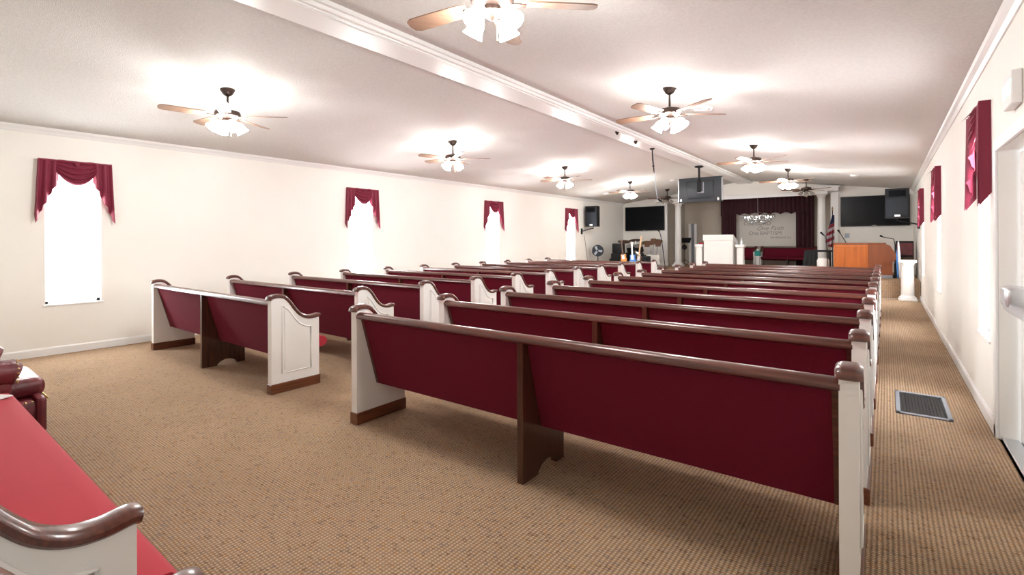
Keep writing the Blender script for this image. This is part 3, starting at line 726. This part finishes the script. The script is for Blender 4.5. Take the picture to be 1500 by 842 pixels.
# striped flag on its pole
q = at_y(1216, 340, 17.3)
us = thing('flag', 'red white and blue striped flag hanging furled from a pole', 'flag', (q.x, 17.3, PLAT))
zt_ = at_y(1217, 308, 17.3).z-PLAT; z0f, z1f = at_y(1216, 359, 17.3).z-PLAT, at_y(1216, 315, 17.3).z-PLAT
MB().tube([(.06, 0, .05), (.06, 0, zt_)], .013, 8).build('pole', 'bronze', us, True)
MB().lathe([(0, 0), (.16, 0), (.16, .03), (.03, .07), (0, .07)], 16, Matrix.Translation((.06, 0, 0))).build('stand', 'brass', us, True)
MB().lathe([(0, zt_), (.025, zt_+.02), (.02, zt_+.06), (0, zt_+.12)], 8, Matrix.Translation((.06, 0, 0))).build('finial', 'brass', us, True)
def ff(u, v):
    wd = .05+.17*min(1, v*1.3)
    return (.06+.05-wd*(1-u)*1.0-.03*(1-v)*0, -.03+.035*math.sin(u*2*pi*3)*(.3+v), (z1f-z0f)*(1-v)-.10*u*v-.5)
fo = MB().grid(ff, 30, 14).solid(.004).build('cloth', 'flag', us, True); fo.location = (0, 0, z0f+.5)

# microphones and stands on the right
def micstand(label, pts, Y, base=True):
    P_ = [at_y(u, v, Y) for u, v in pts]; bx = P_[-1].x
    s = thing('microphone_stand', label, 'microphone', (bx, Y, PLAT), 0, 'microphones on stands')
    loc = [p-Vector((bx, Y, PLAT)) for p in P_]
    if base:
        loc.append(Vector((0, 0, .02))); MB().lathe([(0, 0), (.13, 0), (.13, .015), (.02, .03), (0, .03)], 16).build('base', 'black', s, True)
    MB().tube(loc[1:] if len(loc) > 2 else loc, .011, 6).build('stand', 'black', s, True)
    MB().tube([loc[0], loc[0]+(loc[1]-loc[0])*.45, loc[1]], [.028, .022, .011], 8).build('microphone_head', 'black', s, True)
    return s
micstand('black microphone on a bent stand in front of the right column', [(1202, 340), (1208, 345.5), (1211, 351), (1212, 376)], 15.8)
micstand('black microphone on a straight slanting stand left behind the organ', [(1227.5, 336.5), (1231, 342), (1241, 358)], 16.2)
micstand('black microphone on a thin boom over the right end of the organ', [(1289, 345), (1294, 347.2), (1309, 350), (1311, 358)], 16.25)
# black draped keyboard table with bucket
q0, q1 = at_y(1178, 366, 16.4), at_y(1219, 388, 16.4)
kt = thing('keyboard_table', 'low black draped table beside the organ', 'table', ((q0.x+q1.x)/2, 16.4, PLAT)); kw = (q1.x-q0.x)/2; kz = q0.z-PLAT
MB().box(-kw+.04, kw, -.2, .25, kz-.05, kz, .015).build('top', 'cloth', kt)
def dr(u, v): return (-kw+.03+u*kw*.95-.06*v*(1-u), -.21-.03*v+.02*math.sin(u*22)*v, kz-.02-(kz-.16*math.sin(u*7)**2-.12)*v)
MB().grid(dr, 24, 6).solid(.006).build('drape', 'cloth', kt, True)
for sx in (-kw+.08, kw-.06):
    for sy in (-.15, .2): MB().box(sx-.02, sx+.02, sy-.02, sy+.02, 0, kz-.04).build('leg', 'black', kt)
q = at_y(1206, 384, 16.05)
tag(MB().lathe([(0, 0), (.11, 0), (.145, .12), (.15, q.z-PLAT+.05), (.12, q.z-PLAT+.10), (0, q.z-PLAT+.13)], 18).build('covered_bucket', 'paper', None, True, (q.x, 16.02, PLAT)), 'round white covered bucket in front of the black draped table', 'bucket')
# outlet plate
q = at_y(1241, 345, YF-.006)
tag(MB().box(-.06, .06, -.006, .006, -.07, .07, .003).box(-.03, .03, -.01, 0, -.04, .04).build('outlet_plate', 'steel', None, False, q), 'small grey outlet plate on the wall above the organ', 'outlet')

# ------------------------------------------------------------------ band corner on the left
fx = at_x(875, 367, -8.02)
pf = thing('pedestal_fan', 'black pedestal fan standing near the left wall', 'fan', (-8.0, fx.y, PLAT), .35); zf = fx.z-PLAT
MB().lathe([(0, 0), (.2, 0), (.2, .02), (.03, .05), (0, .05)], 18).build('base', 'black', pf, True)
MB().tube([(0, 0, .04), (0, 0, zf-.05)], .016, 8).build('pole', 'black', pf)
MB().lathe([(.04, -.03), (.19, -.03), (.205, 0), (.19, .05), (.06, .08), (0, .08), ], 20, Matrix.Translation((0, -.02, zf)) @ Matrix.Rotation(pi/2, 4, 'X')).build('cage', 'grille', pf, True)
MB().lathe([(0, -.10), (.06, -.10), (.07, 0), (0, 0)], 12, Matrix.Translation((0, .02, zf)) @ Matrix.Rotation(pi/2, 4, 'X')).build('motor', 'black', pf, True)
for k in range(3):
    b_ = MB().prism([(.03, -.03), (.15, -.06), (.17, .02), (.03, .03)], -.004, .004, 'z'); b_.bm.transform(Matrix.Translation((0, -.105, zf)) @ Matrix.Rotation(pi/2, 4, 'X') @ Matrix.Rotation(k*2.09, 4, 'Z')); b_.build('blade', 'steel', pf)
q = at_x(897, 380, -7.85)
tag(MB().prism([(-.2, 0), (.2, 0), (.2, .14), (.05, .30), (-.12, .30)], -.22, .22).bevel_all(.015).build('floor_monitor', 'cloth', None, False, (-7.75, q.y+.1, PLAT), (0, 0, .3)), 'black wedge floor monitor next to the pedestal fan', 'floor monitor')
# drum kit
YD = 17.0
def Q(u, v, Y=YD): return at_y(u, v, Y)
dk = thing('drum_kit', 'black drum kit with cymbals under the left television', 'drum kit', (Q(930, 380).x, YD, PLAT))
o0 = Vector(dk.location)
def drum(name, u, v, r_, h_, tilt, m='black', Y=YD):
    q = Q(u, v, Y)-o0; mm = Matrix.Translation(q) @ Matrix.Rotation(tilt, 4, 'X')
    d = MB().lathe([(0, -h_/2), (r_, -h_/2), (r_, h_/2), (0, h_/2)], 20, mm).build(name, m, dk, True)
    MB().lathe([(r_*.9, h_/2), (r_*1.04, h_/2), (r_*1.04, h_/2+.02), (0, h_/2+.021)], 20, mm).build('rim', 'chrome', d, True)
    MB().lathe([(r_*.9, -h_/2-.02), (r_*1.04, -h_/2-.02), (r_*1.04, -h_/2), (r_*.9, -h_/2)], 20, mm).build('rim', 'chrome', d, True)
drum('bass_drum', 931, 379, .30, .36, pi/2); drum('tom', 924, 364, .15, .2, .5, Y=16.9); drum('tom', 936, 364, .15, .2, .5, Y=16.9)
drum('floor_tom', 915, 378, .19, .38, 0, Y=17.2); drum('snare_drum', 946, 376, .17, .15, .1, Y=17.2)
for u, v, t_ in ((914, 354, .25), (931, 352, -.2), (949, 356, .3), (961, 354, -.35)):
    q = Q(u, v, 17.3)-o0
    cyb = MB().lathe([(.24, 0), (.08, .02), (.04, .035), (0, .035)], 20, Matrix.Translation(q) @ Matrix.Rotation(t_, 4, 'X') @ Matrix.Rotation(t_*.6, 4, 'Y')).build('cymbal', 'brown' if u in (914, 931) else 'brass', dk, True)
    MB().tube([q, (q.x, q.y, .3)], .01, 6).tube([(q.x, q.y, .3), (q.x+.2, q.y-.1, .01)], .008, 5).tube([(q.x, q.y, .3), (q.x-.2, q.y-.1, .01)], .008, 5).tube([(q.x, q.y, .3), (q.x, q.y+.22, .01)], .008, 5).build('cymbal_stand', 'chrome', dk)
tag(MB().box(-.26, .26, -.13, .13, 0, .5, .015).box(-.22, .22, -.14, -.12, .05, .36, .004).build('guitar_amplifier', 'cloth', None, False, (*Q(907, 385, 16.3).xy, PLAT)), 'square black guitar amplifier left of the drum kit', 'amplifier')
tag(MB().box(-.24, .24, -.16, .16, 0, .42, .015).box(-.21, .21, -.17, -.15, .04, .38, .004).build('bass_amplifier', 'cloth', None, False, (*Q(941, 385, 16.3).xy, PLAT)), 'low black amplifier in front of the drum kit, right side', 'amplifier')
q = Q(907, 365, 16.35)
tag(MB().box(-.19, .19, -.14, .14, 0, .36, .02).build('small_amplifier', 'black', None, False, (q.x, 16.3, PLAT+.5)), 'black box on top of the square guitar amplifier', 'amplifier')
def guitar(label, u0, v0, u1, v1, Y, bm, nm_):
    a, b = Q(u0, v0, Y), Q(u1, v1, Y); g = thing('guitar', label, 'guitar', (a.x, Y, PLAT))
    d = b-a; ln = d.length; d.normalize(); x = Vector((0, 1, 0)).cross(d).normalized()
    rot = Matrix((x, Vector((0, 1, 0)), d)).transposed().to_4x4(); mm = Matrix.Translation((0, 0, a.z-PLAT)) @ rot
    gs = .72
    bd_ = bez([(-.09, -.02), (0, -.04), (.12, -.02), (.165, .08), (.12, .2), (.14, .32), (.06, .36), (0, .32), (-.06, .36), (-.12, .32), (-.11, .2), (-.15, .08)], 3)
    m_ = MB().prism([(p.x*gs, p.y*gs) for p in bd_], -.025, .025, 'y'); m_.bm.transform(mm); m_.build('body', bm, g, True)
    m_ = MB().box(-.024, .024, -.035, -.015, .22, ln-.14); m_.bm.transform(mm); m_.build('neck', nm_, g)
    m_ = MB().prism([(-.03, ln-.14), (.03, ln-.14), (.045, ln), (-.035, ln+.02)], -.03, -.012, 'y'); m_.bm.transform(mm); m_.build('headstock', nm_, g)
    m_ = MB().box(-.05, .05, -.034, -.024, .08, .24, .004); m_.bm.transform(mm); m_.build('pickguard', 'white', g)
    h0 = a.z-PLAT
    MB().tube([(-.15, -.12, 0), (0, .03, h0+.05), (.15, -.12, 0)], .01, 5).tube([(0, .03, h0+.3), (0, .25, 0)], .01, 5).build('guitar_stand', 'black', g)
guitar('orange electric guitar standing in front of the drum kit', 914, 383, 911, 352, 15.8, 'orange', 'brown')
guitar('dark bass guitar with a long pale neck standing upright', 935, 385, 940, 347, 15.85, 'brown', 'maple')
guitar('blue electric guitar with a white neck beside the orange one', 927, 384, 926, 355, 15.72, 'blue', 'white')
sl_ = thing('music_rack', 'cluttered metal music rack right of the drum kit', 'music rack', (*Q(957, 380, 16.75).xy, PLAT))
for k, (x, z) in enumerate(((-.2, .86), (0, .95), (.2, .88))):
    MB().tube([(x, 0, 0), (x*.7, .02, z)], .012, 6).build('post', 'steel', sl_)
    MB().prism([(-.10, z-.12), (.03, z+.08), (.05, z+.07), (-.08, z-.13)], x-.09, x+.09).build('desk', 'brown', sl_)
MB().box(-.26, .26, -.12, .12, 0, .04, .006).build('base', 'black', sl_); MB().box(-.24, .24, -.05, -.04, .1, .45, .003).build('sheet_music', 'board', sl_)
kb = thing('keyboard', 'white electronic keyboard on a stand beside the music rack', 'keyboard', (*Q(948, 383, 15.4).xy, PLAT))
MB().box(-.38, .38, -.13, .13, .18, .25, .01).build('case', 'white', kb); MB().box(-.34, .34, -.12, 0, .25, .255).build('keys', 'paper', kb)
for s in (-1, 1): MB().tube([(s*.25, -.1, 0), (-s*.1, .1, .18)], .012, 6).build('leg', 'black', kb)
bs = thing('boom_stand', 'long black boom pole slanting down right of the left television', 'microphone stand', (*at_z(974, 394, PLAT).xy, PLAT))
b0_ = Vector(bs.location); tp_ = at_y(966, 339, b0_.y+.1)-b0_; md = at_y(969, 350, b0_.y+.05)-b0_; lo = at_y(974, 388, b0_.y)-b0_
MB().tube([tp_, md, lo, (lo.x, 0, .02)], .012, 6).build('pole', 'black', bs); MB().tube([tp_, tp_+Vector((-.06, 0, .06))], [.02, .03], 8).build('microphone_head', 'black', bs, True)
MB().lathe([(0, 0), (.14, 0), (.14, .015), (.02, .03), (0, .03)], 16, Matrix.Translation((lo.x, 0, 0))).build('base', 'black', bs, True)
